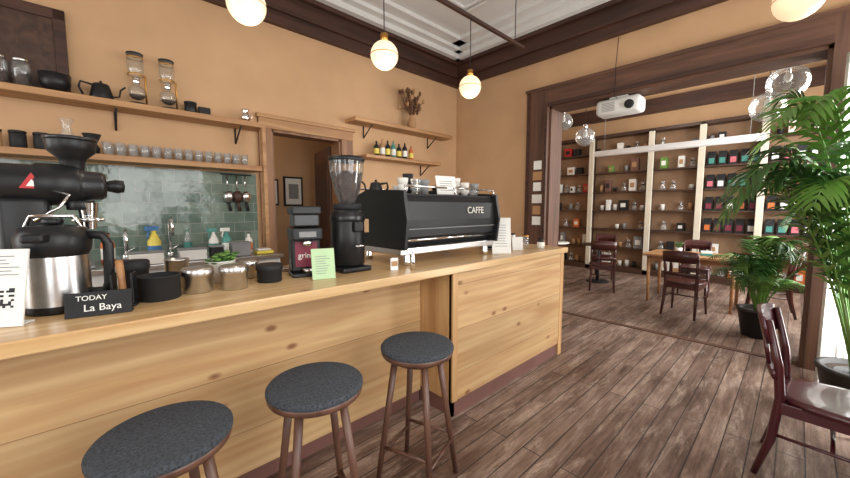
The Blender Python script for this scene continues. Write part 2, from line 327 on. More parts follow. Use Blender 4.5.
def faucet(x,h):
    b=B('sink_faucet',(x,4.02,ZB)); b.cyl(0,0,0,.04,.028,CHROME); b.tube([(0,0,.03),(0,0,h)]+[(0,-.09+.09*math.cos(R(a)),h+.09*math.sin(R(a))) for a in range(15,181,15)]+[(0,-.18,h-.08)],.012,CHROME)
    b.tube([(0,0,.06),(.07,0,.1)],.007,CHROME); b.done()
faucet(.52,.28); faucet(.2,.18)
def spray(x,y,z,mb,mt,lab=PAPER,s=1.0):
    b=B('spray_bottle',(x,y,z),R(20),Matrix.Scale(s,4)); b.lathe(0,0,[(0,0),(.038,0),(.042,.01),(.042,.14),(.02,.19),(.014,.2),(.014,.22),(0,.22)],mb,20)
    b.box(-.055,.03,-.015,.015,.22,.255,mt,.006); b.tube([(-.03,0,.22),(-.045,0,.18),(-.035,0,.16)],.006,mt); b.lathe(0,0,[(.043,.04),(.043,.11)],lab,20); b.done()
spray(.38,3.8,ZB,YEL,BLUE,BLUE,1.15); spray(.84,3.85,ZB,CERAM,TEALP,TEALP); spray(.95,3.84,ZB,TEALP,PAPER)
def bottle(x,y,z,h,r,mat,lab=PAPER,name='bottle',cap=BLACKM):
    b=B(name,(x,y,z)); b.lathe(0,0,[(0,0),(r,0),(r,h*.6),(r*.85,h*.7),(r*.35,h*.8),(r*.32,h*.95)],mat,20); b.cyl(0,0,h*.94,h,r*.38,cap); b.lathe(0,0,[(r*1.01,h*.15),(r*1.01,h*.5)],lab,20); b.done()
bottle(1.14,3.8,ZB,.2,.035,CERAM,ORANGE,'soap_bottle'); bottle(.08,3.8,ZB,.25,.045,ORANGE,PAPER,'detergent_bottle'); bottle(.66,4.03,ZB,.24,.035,TUMB,TEALP,'soap_bottle',TEALP)
b=B('dish_rack',(-.25,3.72,ZB)); b.box(-.25,.25,-.15,.15,0,.02,GREY,.005)
for i in range(9): b.tube([(-.22+i*.055,-.13,.02),(-.22+i*.055,-.13,.1),(-.22+i*.055,.13,.1),(-.22+i*.055,.13,.02)],.004,CHROME,6)
b.done()
for (x,y,w,d,h,m) in [(.62,3.6,.2,.12,.09,WPAINT),(.3,3.56,.22,.12,.09,CERAM),(1.0,3.6,.16,.12,.12,GREY),(.8,3.58,.1,.1,.1,BLACKM)]:
    b=B('food_container',(x,y,ZB)); b.box(-w/2,w/2,-d/2,d/2,0,h,m,.01); b.box(-w/2-.005,w/2+.005,-d/2-.005,d/2+.005,h,h+.012,GREY,.004); b.done()
b=B('dish_cloth',(1.22,3.62,ZB)); b.box(-.08,.08,-.06,.06,0,.03,YEL,.012); b.box(-.07,.06,-.05,.06,.03,.05,WPAINT,.012); b.done()
# ------------------------------------------------------------------ wall shelves
def bracket(b,x,y1,y0,z):
    b.tube([(x,y1,z),(x,y1,z-.16)],.008,BLACKM,6); b.tube([(x,y1-.005,z-.15),(x,y0,z-.01)],.008,BLACKM,6)
def shelf(x0,x1,ztop,dep=.25,th=.05,br=()):
    b=B('floating_shelf'); b.box(x0,x1,LW-dep,LW-.001,ztop-th,ztop,SHELFW,.004)
    for x in br: bracket(b,x,LW-.01,LW-dep+.04,ztop-th)
    b.done()
shelf(-1.6,1.38,2.33,br=(-.9,.2,1.15))
shelf(-1.6,1.33,1.885)
shelf(2.47,4.28,2.60,br=(2.75,3.95))
shelf(2.63,4.02,2.15,.25,.04,br=(3.8,))
b=B('shelf_support_post'); b.box(1.337,1.372,LW-.26,LW-.2,1.0,2.278,SHELFW); b.done()
e_=.002; S1=2.33+e_; S2=1.885+e_
b=B('framed_wall_board',(-.55,4.09,2.34)); T=Matrix.Rotation(R(-3),4,'X')
b.box(-.5,.49,-.02,.0,.0,.66,BROWNSH,0,T)
for q in [(-.5,.49,0,.07),(-.5,.49,.58,.66)]: b.box(q[0],q[1],-.035,.002,q[2],q[3],DARKW,.004,T)
for q in [(-.5,-.43),(.42,.49)]: b.box(q[0],q[1],-.035,.002,0,.66,DARKW,.004,T)
b.done()
for x in (.35,.57):
    b=B('siphon_coffee_maker',(x,3.99,S1)); b.cyl(0,.0,0,.02,.065,BLACKM); b.tube([(.062,0,.01),(.062,0,.26),(.02,0,.26)],.007,GOLD)
    b.sph(0,0,.11,.065,GLASS); b.lathe(0,0,[(.02,.17),(.018,.22),(.05,.25),(.058,.3),(.058,.42)],GLASS,24); b.lathe(0,0,[(.026,.19),(.03,.21),(.026,.235)],CHROME,16); b.cyl(0,0,.42,.435,.06,BLACKM); b.lathe(0,0,[(0,.05),(.04,.06),(.055,.085),(0,.09)],BEANS,20)
    b.lathe(0,0,[(.0595,.25),(.0605,.255),(.0595,.26)],GOLD,20); b.lathe(0,0,[(.0595,.39),(.0605,.395),(.0595,.4)],GOLD,20); b.done()
def kettle(x,y,z,s=1,rot=0):
    b=B('gooseneck_kettle',(x,y,z),rot); b.lathe(0,0,[(0,0),(.07*s,0),(.072*s,.01),(.05*s,.1*s),(.045*s,.11*s),(0,.12*s)],BLACK,24); b.sph(0,0,.127*s,.01,BLACK)
    b.tube([(.06*s,0,.03*s),(.1*s,0,.04*s),(.11*s,0,.09*s),(.14*s,0,.12*s)],.007,BLACK,8); b.tube([(-.05*s,0,.1*s),(-.11*s,0,.11*s),(-.12*s,0,.07*s),(-.1*s,0,.02*s)],.008,BLACK,8); b.done()
kettle(.12,3.97,S1,1.1)
b=B('black_mixing_bowl',(-.14,3.96,S1)); b.lathe(0,0,[(0,0),(.05,0),(.085,.05),(.092,.13),(.088,.13),(.08,.05),(0,.01)],BLACK); b.done()
for x in (-.42,-.31):
    b=B('glass_jar',(x,3.97,S1)); b.lathe(0,0,[(0,0),(.048,0),(.05,.16),(.04,.18)],GLASS,20); b.cyl(0,0,.01,.1,.044,BEANS); b.cyl(0,0,.18,.2,.043,CHROME); b.done()
b=B('black_tea_tin',(.74,4.0,S1)); b.cyl(0,0,0,.09,.05,BLACK); b.cyl(0,0,.09,.11,.052,BLACKM); b.box(.06,.16,-.03,.03,0,.08,BLACKM,.006); b.done()
b=B('steel_creamer',(1.22,4.0,S1)); b.lathe(0,0,[(0,0),(.04,0),(.045,.06),(.03,.11),(.04,.13)],CHROME,16); b.tube([(0.04,0,.1),(.07,0,.07),(.042,0,.03)],.004,CHROME,6); b.done()
b=B('drinking_glasses')
for r,yy in enumerate((3.92,4.01)):
    for i in range(14):
        b.lathe(.13+i*.08+r*.02,yy,[(0,S2),(.027,S2),(.035,S2+.1),(.0335,S2+.1),(.026,S2+.01),(0,S2+.01)],TUMB,14)
b.done()
b=B('glass_decanter',(-.1,3.98,S2)); b.lathe(0,0,[(0,0),(.06,0),(.085,.05),(.07,.11),(.03,.16),(.028,.22),(.05,.26)],TUMB); b.done()
b=B('pour_over_dripper',(.04,3.98,S2)); b.lathe(0,0,[(0,0),(.04,0),(.045,.05),(.03,.08),(.03,.09),(.06,.16),(.056,.16),(.02,.09)],BLACKM,24); b.done()
for x,mm in ((-.24,BLACKM),(-.36,BLACKM),(-.48,KRAFT)):
    b=B('storage_jar',(x,3.99,S2)); b.cyl(0,0,0,.11,.045,mm); b.cyl(0,0,.11,.13,.047,BLACK); b.done()
b=B('hanging_utensils'); 
b.tube([(.98,4.09,1.8),(1.28,4.09,1.8)],.006,BLACKM,6)
for i,x in enumerate((1.04,1.13,1.21)):
    b.tube([(x,4.08,1.8),(x,4.07,1.64)],.006,CHROME,6); b.sph(x,4.055,1.57,.048,[STEEL,DARKW,CHROME][i],1.3,14); b.tube([(x,4.07,1.52),(x+.02,4.07,1.42)],.016,[BLACKM,DARKW,BLACKM][i],8)
b.done()
b=B('dried_flower_vase',(3.5,3.98,2.60)); b.lathe(0,0,[(0,0),(.045,0),(.07,.06),(.05,.15),(.035,.18),(.04,.2)],KRAFT,20)
DRY=pm('dried_stems',srgb(104,72,52),.9,0,.2,20)
for i in range(40):
    a=random.uniform(0,6.28); s_=random.uniform(.05,.24); h=random.uniform(.26,.54); p2=(s_*math.cos(a),min(s_*.6*math.sin(a),.1),h)
    b.tube([(0,0,.15),(p2[0]*.4,p2[1]*.4,.28),p2],.005,DRY,5); b.sph(*p2,.02,[DRY,KRAFT,DRY][i%3],1.8,8)
b.done()
for i,(x,h,mm) in enumerate([(2.86,.2,BLACKM),(2.96,.24,KRAFT),(3.05,.23,BLACKM),(3.15,.24,TEALP),(3.25,.21,BLACKM),(3.36,.24,BLACKM),(3.48,.2,ORANGE)]):
    bottle(x,3.98,2.152,h,.036,mm,PAPER if i%2 else YEL,'syrup_bottle',GOLD if i%2 else BLACKM)
# ------------------------------------------------------------------ items on counter
Z=1.071
def tin(name,x,y,r,h,mat,lid=True,extra=None):
    b=B(name,(x,y,Z)); b.lathe(0,0,[(0,0),(r-.003,0),(r,.003),(r,h-.004),(r+.004,h),(r-.004,h),(r-.006,h*.7),(0,h*.68)],mat,32)
    if lid: b.lathe(0,0,[(r+.003,h*.72),(r+.005,h*.76),(r+.005,h),(r-.002,h+.006),(0,h+.006)],mat,32)
    if extra=='green':
        for i in range(50):
            a=random.uniform(0,6.28); rr=random.uniform(0,r*1.1); q=Vector((rr*math.cos(a),rr*math.sin(a),h*.9+random.uniform(0,.05))); b.sph(q.x,q.y,q.z,.016,LEAF2 if i%2 else LEAF,.4,6)
    b.done()
tin('knock_box',.19,1.83,.075,.10,BLACKM,False)
tin('steel_canister',.335,1.86,.06,.105,STEEL); tin('steel_canister',.475,1.82,.058,.105,STEEL)
tin('black_canister',.655,1.87,.06,.085,BLACKM)
tin('herb_bowl',.47,2.04,.07,.11,CERAM,False,'green')
tin('steel_milk_jug',.29,2.08,.05,.13,STEEL,False)
tin('black_canister',.13,2.12,.055,.13,BLACKM); tin('steel_canister',.61,2.05,.045,.09,STEEL)
b=B('serving_tray',(.76,2.18,Z)); b.box(-.1,.1,-.1,.1,0,.02,STEEL,.005); b.box(-.06,.06,-.06,.06,.02,.05,CERAM,.01); b.done()
b=B('thermal_carafe',(-.105,1.88,Z),R(-20))
b.lathe(0,0,[(0,0),(.09,0),(.094,.01),(.094,.028)],BLACK,36); b.lathe(0,0,[(.092,.028),(.091,.19),(.088,.215)],STEEL,36)
b.lathe(0,0,[(.09,.205),(.1,.225),(.104,.27),(.09,.305),(.07,.315),(0,.32)],BLACK,36); b.box(-.03,.03,-.14,-.07,.26,.29,BLACK,.01); b.cyl(0,0,.32,.34,.03,BLACK)
b.tube([(.085,0,.28),(.14,0,.275),(.155,0,.24),(.15,0,.09),(.135,0,.06),(.09,0,.06)],.014,BLACK,10,flat=1.2)
b.tube([(-.085,0,.29),(-.06,0,.35),(.06,0,.35),(.085,0,.29)],.008,CHROME,8); b.done()
b=B('coffee_dripper_holder',(.075,1.775,Z),R(-20)); b.box(-.04,.04,-.03,.03,0,.012,BLACK,.004); b.box(-.035,-.027,-.025,.025,.012,.13,BLACK,.003); b.box(.027,.035,-.025,.025,.012,.13,BLACK,.003); b.tube([(0,0,.012),(-.01,0,.18)],.012,TABLEW,10); b.done()
b=B('chalkboard_sign',(.0,1.68,Z),R(-12)); T=Matrix.Rotation(R(-14),4,'X')
b.box(-.09,.09,-.004,.004,.0,.085,CHALK,.002,T); b.box(-.09,.09,.0,.04,0,.006,CHALK)
TM=lambda x,z,:T@Matrix.Translation((x,-.0055,z))@Matrix.Rotation(R(90),4,'X')
b.text("TODAY",.024,PAPER,TM(-.02,.056)); b.text("La Baya",.034,PAPER,TM(.01,.018)); b.done()
b=B('menu_card',(-.26,1.74,Z),R(-30)); T=Matrix.Rotation(R(-12),4,'X'); b.box(-.09,.09,-.003,.003,0,.25,PAPER,0,T); b.box(-.08,.08,0,.06,0,.004,PAPER)
random.seed(3)
for i in range(9):
    for j in range(9):
        if random.random()<.5 or (i in(0,8) and j in (0,8)): b.box(-.0+i*.007,.007+i*.007,-.0045,-.003,.06+j*.007,.067+j*.007,BLACKM,0,T)
for j in range(6): b.box(-.03,.03+.04*random.random(),-.0045,-.003,.165+j*.012,.168+j*.012,GREY,0,T)
b.done()
b=B('shop_coffee_grinder',(-.16,2.12,Z))
b.box(-.16,.10,-.11,.12,0,.035,BLACK,.012); b.box(-.1,.04,-.07,.09,.03,.42,BLACK,.02)
HX=Matrix.Translation((0,0,.475))@Matrix.Rotation(R(90),4,'Y')
b.lathe(0,0,[(0,-.42),(.068,-.42),(.078,-.40),(.078,.0),(.086,.01),(.086,.12),(.075,.135)],BLACK,32,M=HX)
b.lathe(0,0,[(.075,.135),(.062,.15),(.06,.2),(.05,.215),(0,.22)],BLKGL,32,M=HX)
b.lathe(0,0,[(.022,.215),(.03,.25),(.026,.275),(0,.28)],BLACK,20,M=HX)
b.lathe(.115,0,[(.035,.54),(.04,.57),(.045,.585),(.075,.615),(.08,.655),(.078,.66),(.07,.655),(.035,.6)],BLACK,28)
b.lathe(.115,0,[(0,.65),(.074,.655),(.084,.66),(.084,.672),(.03,.68),(0,.68)],BLKGL,28)
b.lathe(.15,-.03,[(.035,.40),(.03,.36),(.024,.29)],CHROME,20)
b.cyl(.13,-.02,.37,.41,.045,BLACK)
b.tube([(.1,-.1,.33),(.2,-.1,.33)],.008,CHROME,8)
b.add([(-.035,-.08,.455),(.035,-.08,.455),(0,-.08,.515)],[(0,1,2)],RED); b.add([(-.016,-.082,.463),(.016,-.082,.463),(0,-.082,.49)],[(0,1,2)],PAPER)
b.tube([(.05,-.07,.45),(.1,-.11,.43),(.07,-.12,.38),(0,-.11,.33)],.006,CHROME,8); b.done()
b=B('espresso_grinder',(.875,1.92,Z),R(-14))
b.box(-.085,.085,-.09,.09,0,.02,BLACK,.006); b.box(-.08,.08,-.03,.085,.02,.24,BLACK,.012); b.box(-.083,.083,-.085,.085,.2,.27,BLACK,.012)
b.box(-.06,.06,-.035,-.03,.05,.19,MAROON); b.text('grind',.045,PAPER,Matrix.Translation((0,-.0362,.1))@Matrix.Rotation(R(90),4,'X'))
b.box(-.07,.07,-.07,.07,.275,.345,BLKGL,.01); b.box(-.08,.08,-.08,.08,.34,.39,BLACK,.012); b.box(-.045,.045,-.0875,-.085,.22,.25,GREY); b.cyl(0,-.06,.17,.2,.025,CHROME)
b.lathe(.0,-.055,[(0,.02),(.028,.02),(.03,.045),(.027,.045),(0,.03)],STEEL,16); b.done()
b=B('menu_card',(.885,1.72,Z),R(-18)); T=Matrix.Rotation(R(-14),4,'X'); b.box(-.06,.06,-.003,.003,0,.165,GREENP,0,T); b.box(-.05,.05,0,.04,0,.004,GREENP)
for j in range(8): b.box(-.04,.01+.03*random.random(),-.0045,-.003,.03+j*.013,.033+j*.013,GREY,0,T)
b.done()
b=B('espresso_grinder',(1.13,1.88,Z))
b.box(-.1,.1,-.11,.1,0,.03,BLACK,.012); b.cyl(0,0,.03,.37,.1,BLACK,bev=.015); b.lathe(0,0,[(.102,.3),(.105,.305),(.105,.33),(.102,.335)],BLKGL,36); b.cyl(0,0,.37,.405,.085,BLACKM)
b.lathe(0,0,[(.045,.40),(.055,.43),(.075,.48),(.1,.60),(.104,.66)],GLASS,32); b.lathe(0,0,[(0,.405),(.042,.405),(.052,.43),(.072,.48),(.096,.59),(0,.605)],BEANS,28)
b.lathe(0,0,[(.105,.655),(.108,.66),(.108,.68),(0,.69)],BLACK,32); b.box(-.03,.03,-.13,-.09,.24,.3,BLACK,.008); b.tube([(-.03,-.12,.16),(-.03,-.15,.16),(.03,-.15,.16),(.03,-.12,.16)],.005,CHROME,6); b.done()
b=B('espresso_machine',(1.92,2.0,Z)); W=.5
for sx in (-.42,.42):
    for sy in (-.24,.2): b.lathe(sx,sy,[(0,0),(.03,0),(.025,.03),(.022,.08)],CHROME,16)
b.box(-W,W,-.27,.26,.07,.12,STEEL,.01); b.box(-W+.03,W-.03,-.16,.2,.12,.2,BLACKM)
b.box(-W+.01,W-.01,-.22,.05,.12,.45,BLACK,.01)
pr=[(-.24,.13),(-.285,.19),(-.30,.30),(-.29,.42),(-.25,.475)]
vs=[];fs=[]
for x in (-W+.02,W-.02):
    for (y,z) in pr: vs.append((x,y,z))
for i in range(4): fs.append((i,i+1,i+6,i+5))
vs+= [(x,-.2,z) for x in (-W+.02,W-.02) for z in (.13,.475)]
fs+=[(0,1,2,3,4,11,10),(5,6,7,8,9,13,12),(4,9,13,11)]
b.add(vs,fs,BLACK)
for x in (-W,W-.025):
    sp=[(-.31,.11),(-.335,.3),(-.30,.49),(.1,.51),(.28,.45),(.28,.38),(.08,.31),(.08,.2),(.26,.11)]
    v=[(x,y,z) for y,z in sp]+[(x+.025,y,z) for y,z in sp]; n=len(sp)
    b.add(v,[tuple(range(n)),tuple(range(n,2*n))]+[(i,(i+1)%n,n+(i+1)%n,n+i) for i in range(n)],BLACK)
b.box(-W+.02,W-.02,-.26,.25,.445,.475,BLACKM,.005)
b.tube([(-W+.02,-.29,.52),(W-.02,-.29,.52)],.007,CHROME,8)
b.tube([(-W+.03,.24,.52),(W-.03,.24,.52)],.007,CHROME,8)
for x in (-W+.03,0,W-.03): b.tube([(x,-.29,.52),(x,-.28,.47)],.006,CHROME,8); b.tube([(x,.24,.52),(x,.24,.46)],.006,CHROME,8)
b.box(-W+.03,W-.03,.05,.25,.30,.445,BLACKM,.01)
for x in (-.28,0,.28):
    b.cyl(x,.16,.24,.30,.035,CHROME); b.tube([(x,.18,.25),(x,.33,.24)],.012,BLACK,8); b.cyl(x,.16,.2,.24,.03,STEEL)
for x in (-.44,.44): b.tube([(x,.22,.34),(x,.27,.28),(x,.26,.14)],.006,CHROME,8)
b.text('CAFFE',.07,CERAM,Matrix.Translation((.22,-.304,.34))@Matrix.Rotation(R(88),4,'X'),.0005)
b.box(-.46,.46,-.304,-.296,.24,.245,GREY)
b.tube([(-.46,-.292,.17),(.46,-.292,.17)],.008,CHROME,8)
b.done()
b=B('cup_stack')
zt=Z+.477
for i,(x,y) in enumerate([(1.55,1.86),(1.65,1.84),(1.75,1.86),(1.6,1.97),(1.70,1.98),(2.22,1.88),(2.3,1.86),(2.37,1.9),(2.25,2.0),(2.34,2.02),(1.8,2.0)]):
    for k_ in range(1+(i%3>0)+(i%4==0)):
        z=zt+k_*.045; b.lathe(x,y,[(0,z),(.022,z),(.036,z+.03),(.04,z+.06),(.037,z+.06),(.03,z+.02),(0,z+.015)],[CERAM,TUMB,GREY,CERAM,BLACKM,BLACKM][(i+(i>4))%6],16)
b.done()
b=B('menu_card',(1.93,1.80,zt+.001),R(-10)); T=Matrix.Rotation(R(-12),4,'X'); b.box(-.09,.09,-.003,.003,0,.14,PAPER,0,T); b.box(-.03,.03,0,.05,0,.004,PAPER)
for j in range(5): b.box(-.06,.06,-.0045,-.003,.03+j*.017,.034+j*.017,GREY,0,T)
b.done()
b=B('folded_apron',(2.10,1.98,zt+.001),R(8)); b.box(-.12,.05,-.09,.09,0,.04,BLACKM,.015); b.box(-.1,.02,-.08,.07,.04,.08,BLACKM,.015); b.done()
kettle(1.5,2.10,zt+.001,.75,R(160))
b=B('menu_card',(2.47,1.68,Z),R(-40)); T=Matrix.Rotation(R(-8),4,'X'); b.box(-.08,.08,-.003,.003,0,.30,PAPER,0,T); b.box(-.07,.07,0,.06,0,.004,PAPER)
for j in range(9): b.box(-.055,.02+.03*random.random(),-.0045,-.003,.06+j*.022,.064+j*.022,GREY,0,T)
b.done()
b=B('menu_card',(2.78,1.72,Z),R(-35)); T=Matrix.Rotation(R(-10),4,'X'); b.box(-.05,.05,-.003,.003,0,.12,PAPER,0,T); b.box(-.04,.04,0,.04,0,.004,PAPER); b.done()
b=B('price_tag',(1.33,1.68,Z),R(-15)); b.box(-.025,.025,-.003,.003,0,.075,PAPER,.001); b.box(-.02,.02,-.005,-.003,.025,.055,KRAFT); b.box(-.022,.022,-.012,.014,0,.004,PAPER); b.done()
b=B('steel_pitcher',(1.42,1.61,Z)); b.lathe(0,0,[(0,0),(.014,0),(.016,.05),(.01,.1),(0,.12)],CHROME,12); b.done()
b=B('plate_stack',(2.70,1.95,Z))
for i in range(6): z=i*.013; b.lathe(0,0,[(0,z),(.07,z),(.13,z+.012),(.13,z+.016),(.07,z+.006),(0,z+.006)],BLACKM if i%2 else STEEL,32)
b.done()
for (x,y,m1,h) in [(2.95,1.75,TUMB,.11),(3.08,1.9,BLACKM,.08),(3.2,1.72,KRAFT,.07),(2.92,1.95,ORANGE,.12),(3.2,2.05,CERAM,.1),(3.08,1.66,CERAM,.06),(3.05,2.12,MAROON,.12)]:
    b=B('counter_jar',(x,y,Z)); b.lathe(0,0,[(0,0),(.034,0),(.038,h*.5),(.032,h)],m1,18); b.cyl(0,0,h,h+.015,.034,GOLD if m1 is TUMB else BLACKM); b.done()
# ------------------------------------------------------------------ stools
def stool(x,y,rot):
    b=B('bar_stool',(x,y,0),rot)
    b.lathe(0,0,[(0,.705),(.165,.705),(.180,.710),(.184,.718),(.184,.734),(.18,.737)],WALNUT,48)
    b.lathe(0,0,[(0,.733),(.182,.733),(.187,.738),(.187,.748),(.18,.757),(.172,.759),(0,.76)],FELT,48)
    tops=[];bots=[]
    for k in range(4):
        a=R(45+90*k); t=Vector((.115*math.cos(a),.115*math.sin(a),.705)); o=Vector((.22*math.cos(a),.22*math.sin(a),0)); tops.append(t); bots.append(o)
        b.tube([o,o.lerp(t,.5),t],[.0125,.0155,.0175],WALNUT,12)
    b.lathe(0,0,[(0,.68),(.13,.68),(.135,.69),(.135,.706)],WALNUT,32)
    for k in range(4):
        f=.34 if k%2 else .28
        b.tube([bots[k].lerp(tops[k],f),bots[(k+1)%4].lerp(tops[(k+1)%4],f)],.009,WALNUT,8)
    b.done()
stool(.125,1.31,R(8)); stool(.615,1.29,R(-12)); stool(1.175,1.30,R(20))
# ------------------------------------------------------------------ chairs (local: faces +Y, back at -Y)
def chair(x,y,rot,mat,name='dining_chair'):
    b=B(name,(x,y,0),rot)
    pts=[]; 
    for i in range(40):
        a=2*math.pi*i/40; cx,sy=math.cos(a),math.sin(a)
        px=.215*math.copysign(abs(cx)**.6,cx); py=.21*math.copysign(abs(sy)**.6,sy); px*=(1+.1*py/.21)
        pts.append((px,py))
    n=len(pts); vs=[(p[0],p[1],.43) for p in pts]+[(p[0],p[1],.46) for p in pts]+[(p[0]*.86,p[1]*.86,.462) for p in pts]+[(p[0]*.5,p[1]*.5,.455) for p in pts]
    fs=[tuple(range(n))[::-1],tuple(range(3*n,4*n))]
    for k in range(3):
        for i in range(n): j=(i+1)%n; fs.append((k*n+i,k*n+j,(k+1)*n+j,(k+1)*n+i))
    b.add(vs,fs,mat,True)
    for s in (-1,1):
        b.tube([(s*.20,.21,0),(s*.19,.185,.22),(s*.185,.17,.44)],[.014,.018,.021],mat,12)
        b.tube([(s*.19,-.27,0),(s*.18,-.215,.22),(s*.175,-.195,.45),(s*.18,-.21,.62),(s*.185,-.26,.86)],[.015,.02,.022,.02,.015],mat,12)
        b.tube([(s*.19,.18,.25),(s*.18,-.21,.25)],.009,mat,8)
    b.tube([(-.19,0,.25),(.19,0,.25)],.009,mat,8)
    b.box(-.17,.17,.155,.18,.375,.435,mat,.004); b.box(-.165,.165,-.205,-.18,.375,.435,mat,.004)
    for s in (-1,1): b.box(s*.185-.01,s*.185+.01,-.19,.16,.375,.435,mat,.003)
    for z0,z1 in ((.735,.875),(.555,.60)):
        vs=[];fs=[];m_=12
        for i in range(m_+1):
            t=-1+2*i/m_; xx=t*.2; yb=-.225-(z0-.6)*.18-.035*(1-t*t)
            top=z1+(.02*(1-t*t) if z0>.7 else 0); yt=yb-.03*(z1-z0)/.12
            vs+=[(xx,yb-.010,z0),(xx,yb+.010,z0),(xx,yt+.010,top),(xx,yt-.010,top)]
        for i in range(m_):
            for k in range(4): fs.append((4*i+k,4*i+(k+1)%4,4*i+4+(k+1)%4,4*i+4+k))
        fs+=[(0,1,2,3),(4*m_,4*m_+1,4*m_+2,4*m_+3)]
        b.add(vs,fs,mat,True)
    for xx in (-.09,0,.09): b.tube([(xx,-.25,.58),(xx,-.28,.76)],.011,mat,8,flat=.6)
    return b.done()
chair(2.74,-.20,R(180-3),BURG)
chair(5.85,1.0,R(-95),CHAIRB)
chair(6.75,.22,R(5),CHAIRB); chair(7.4,1.15,R(95),CHAIRB)
chair(6.6,2.35,R(-70),CHAIRB); chair(7.75,2.75,R(100),CHAIRB); chair(6.4,3.75,R(-90),CHAIRB)
def table(name,x,y,w,d,rot=0,h=.75,round_=False,mat=TABLEW):
    b=B(name,(x,y,0),rot)
    if round_:
        b.cyl(0,0,h-.025,h,w/2,mat,seg=40); b.cyl(0,0,.02,h-.025,.03,BLACKM); b.cyl(0,0,0,.025,.2,BLACKM)
    else:
        b.box(-w/2,w/2,-d/2,d/2,h-.035,h,mat,.005); b.box(-w/2+.07,w/2-.07,-d/2+.07,d/2-.07,h-.11,h-.035,mat)
        for sx in (-1,1):
            for sy in (-1,1): b.tube([(sx*(w/2-.08),sy*(d/2-.08),0),(sx*(w/2-.07),sy*(d/2-.07),h-.04)],[.018,.028],mat,10)
    b.done()
table('dining_table',6.6,1.05,.8,1.15); table('bistro_table',7.2,2.65,.62,.62,0,.75,True,DARKW); table('bistro_table',6.95,3.45,.6,.6,0,.75,True,CERAM)
b=B('book_stack',(6.6,.9,.752),R(10)); b.box(-.1,.1,-.07,.07,0,.03,TEALP,.003); b.box(-.09,.09,-.065,.065,.03,.055,PAPER,.003); b.done()
b=B('small_potted_succulent',(6.65,1.25,.752)); b.lathe(0,0,[(0,0),(.04,0),(.05,.08),(.045,.08),(0,.07)],CERAM,16)
for i in range(14): a=i*2.4; b.tube([(0,0,.07),(.03*math.cos(a),.03*math.sin(a),.13),(.07*math.cos(a),.07*math.sin(a),.15+.003*i)],[.006,.008,.001],LEAF,6)
b.done()
# ------------------------------------------------------------------ back shelving
b=B('display_shelving')
YS=[4.45,3.44,2.22,1.36,.48,-.4]
for y in YS: b.box(8.66,8.72,y-.05,y+.05,0,3.1,CREAM,.004); b.box(8.72,XB-.12,y-.015,y+.015,0,3.05,BROWNSH)
ZS=[.12,.55,.98,1.4,1.83,2.27,2.72]
for z in ZS: b.box(8.7,XB-.11,-.4,4.45,z-.03,z,BROWNSH)
b.box(8.66,XB-.1,-.45,4.5,3.06,3.12,BROWNSH); b.box(8.66,8.7,-.45,4.5,0,.1,BROWNSH)
b.box(XB-.12,XB-.1,-.4,4.45,0,3.06,pm('shelving_back_panel',srgb(150,118,90),.7,0,.12,4)); b.done()
random.seed(21)
goods={'coffee_bags':B('coffee_bags'),'ceramic_mugs':B('ceramic_mugs'),'display_boxes':B('display_boxes'),'glass_carafes':B('glass_carafes')}
def bag(b,x,y,z,w,h,m,lab):
    vs=[(x-.04,y-w/2,z),(x+.04,y-w/2,z),(x+.04,y+w/2,z),(x-.04,y+w/2,z),(x-.035,y-w/2,z+h*.7),(x+.035,y-w/2,z+h*.7),(x+.035,y+w/2,z+h*.7),(x-.035,y+w/2,z+h*.7),(x,y-w/2,z+h),(x,y+w/2,z+h)]
    b.add(vs,[(0,1,2,3),(0,3,7,4),(1,5,6,2),(0,4,8,5,1),(3,2,6,9,7),(4,7,9,8),(5,8,9,6)],m); b.box(x-.044,x-.04,y-w*.34,y+w*.34,z+h*.14,z+h*.52,lab)
def carafe(y,z): goods['glass_carafes'].lathe(8.84,y,[(0,z),(.06,z),(.065,z+.05),(.03,z+.13),(.045,z+.19)],TUMB,16); goods['glass_carafes'].lathe(8.84,y,[(.033,z+.12),(.035,z+.14)],BLACKM,16)
for si in range(5):
    y1,y0=YS[si],YS[si+1]
    for z in ZS:
        z=z+.002; y=y0+.1
        if (si==3 or si==4) and z>.9 and z<2.6:
            acc=random.choice([[PINK,YEL,PAPER],[MAROON,PAPER,ORANGE],[TEALP,PINK,PAPER],[YEL,GREENP,PAPER]])
            while y<y1-.08:
                bag(goods['coffee_bags'],8.84,y,z,.125,.27,random.choice([BLACKM,BLACKM,BLACKM,CHALK]),random.choice(acc)); y+=.16
            continue
        while y<y1-.14:
            r=random.random(); 
            if r<.28: y+=random.uniform(.1,.2)
            elif r<.60:
                w=random.uniform(.08,.18); h=random.uniform(.14,.28); goods['display_boxes'].box(8.78,8.9,y,y+w,z,z+h,random.choice([PAPER,KRAFT,BLACKM,CERAM,PLUM,GREY,RED,ORANGE,BLACKM,CERAM,LEAF2,PAPER]),.004); goods['display_boxes'].box(8.776,8.78,y+w*.2,y+w*.8,z+h*.3,z+h*.7,random.choice([PAPER,KRAFT,BLACKM])); y+=w+.05
            elif r<.86:
                m=random.choice([CERAM,CERAM,CERAM,KRAFT,GREY,BLACKM]); x=8.84; s_=random.uniform(1,1.7)
                goods['ceramic_mugs'].lathe(x,y+.05,[(0,z),(.035,z),(.045,z+.09*s_),(.04,z+.09*s_),(0,z+.02)],m,14); goods['ceramic_mugs'].tube([(x,y+.09,z+.07),(x,y+.115,z+.045),(x,y+.09,z+.02)],.005,m,6); y+=.15
            else: carafe(y+.06,z); y+=.19
for g in goods.values(): g.done()
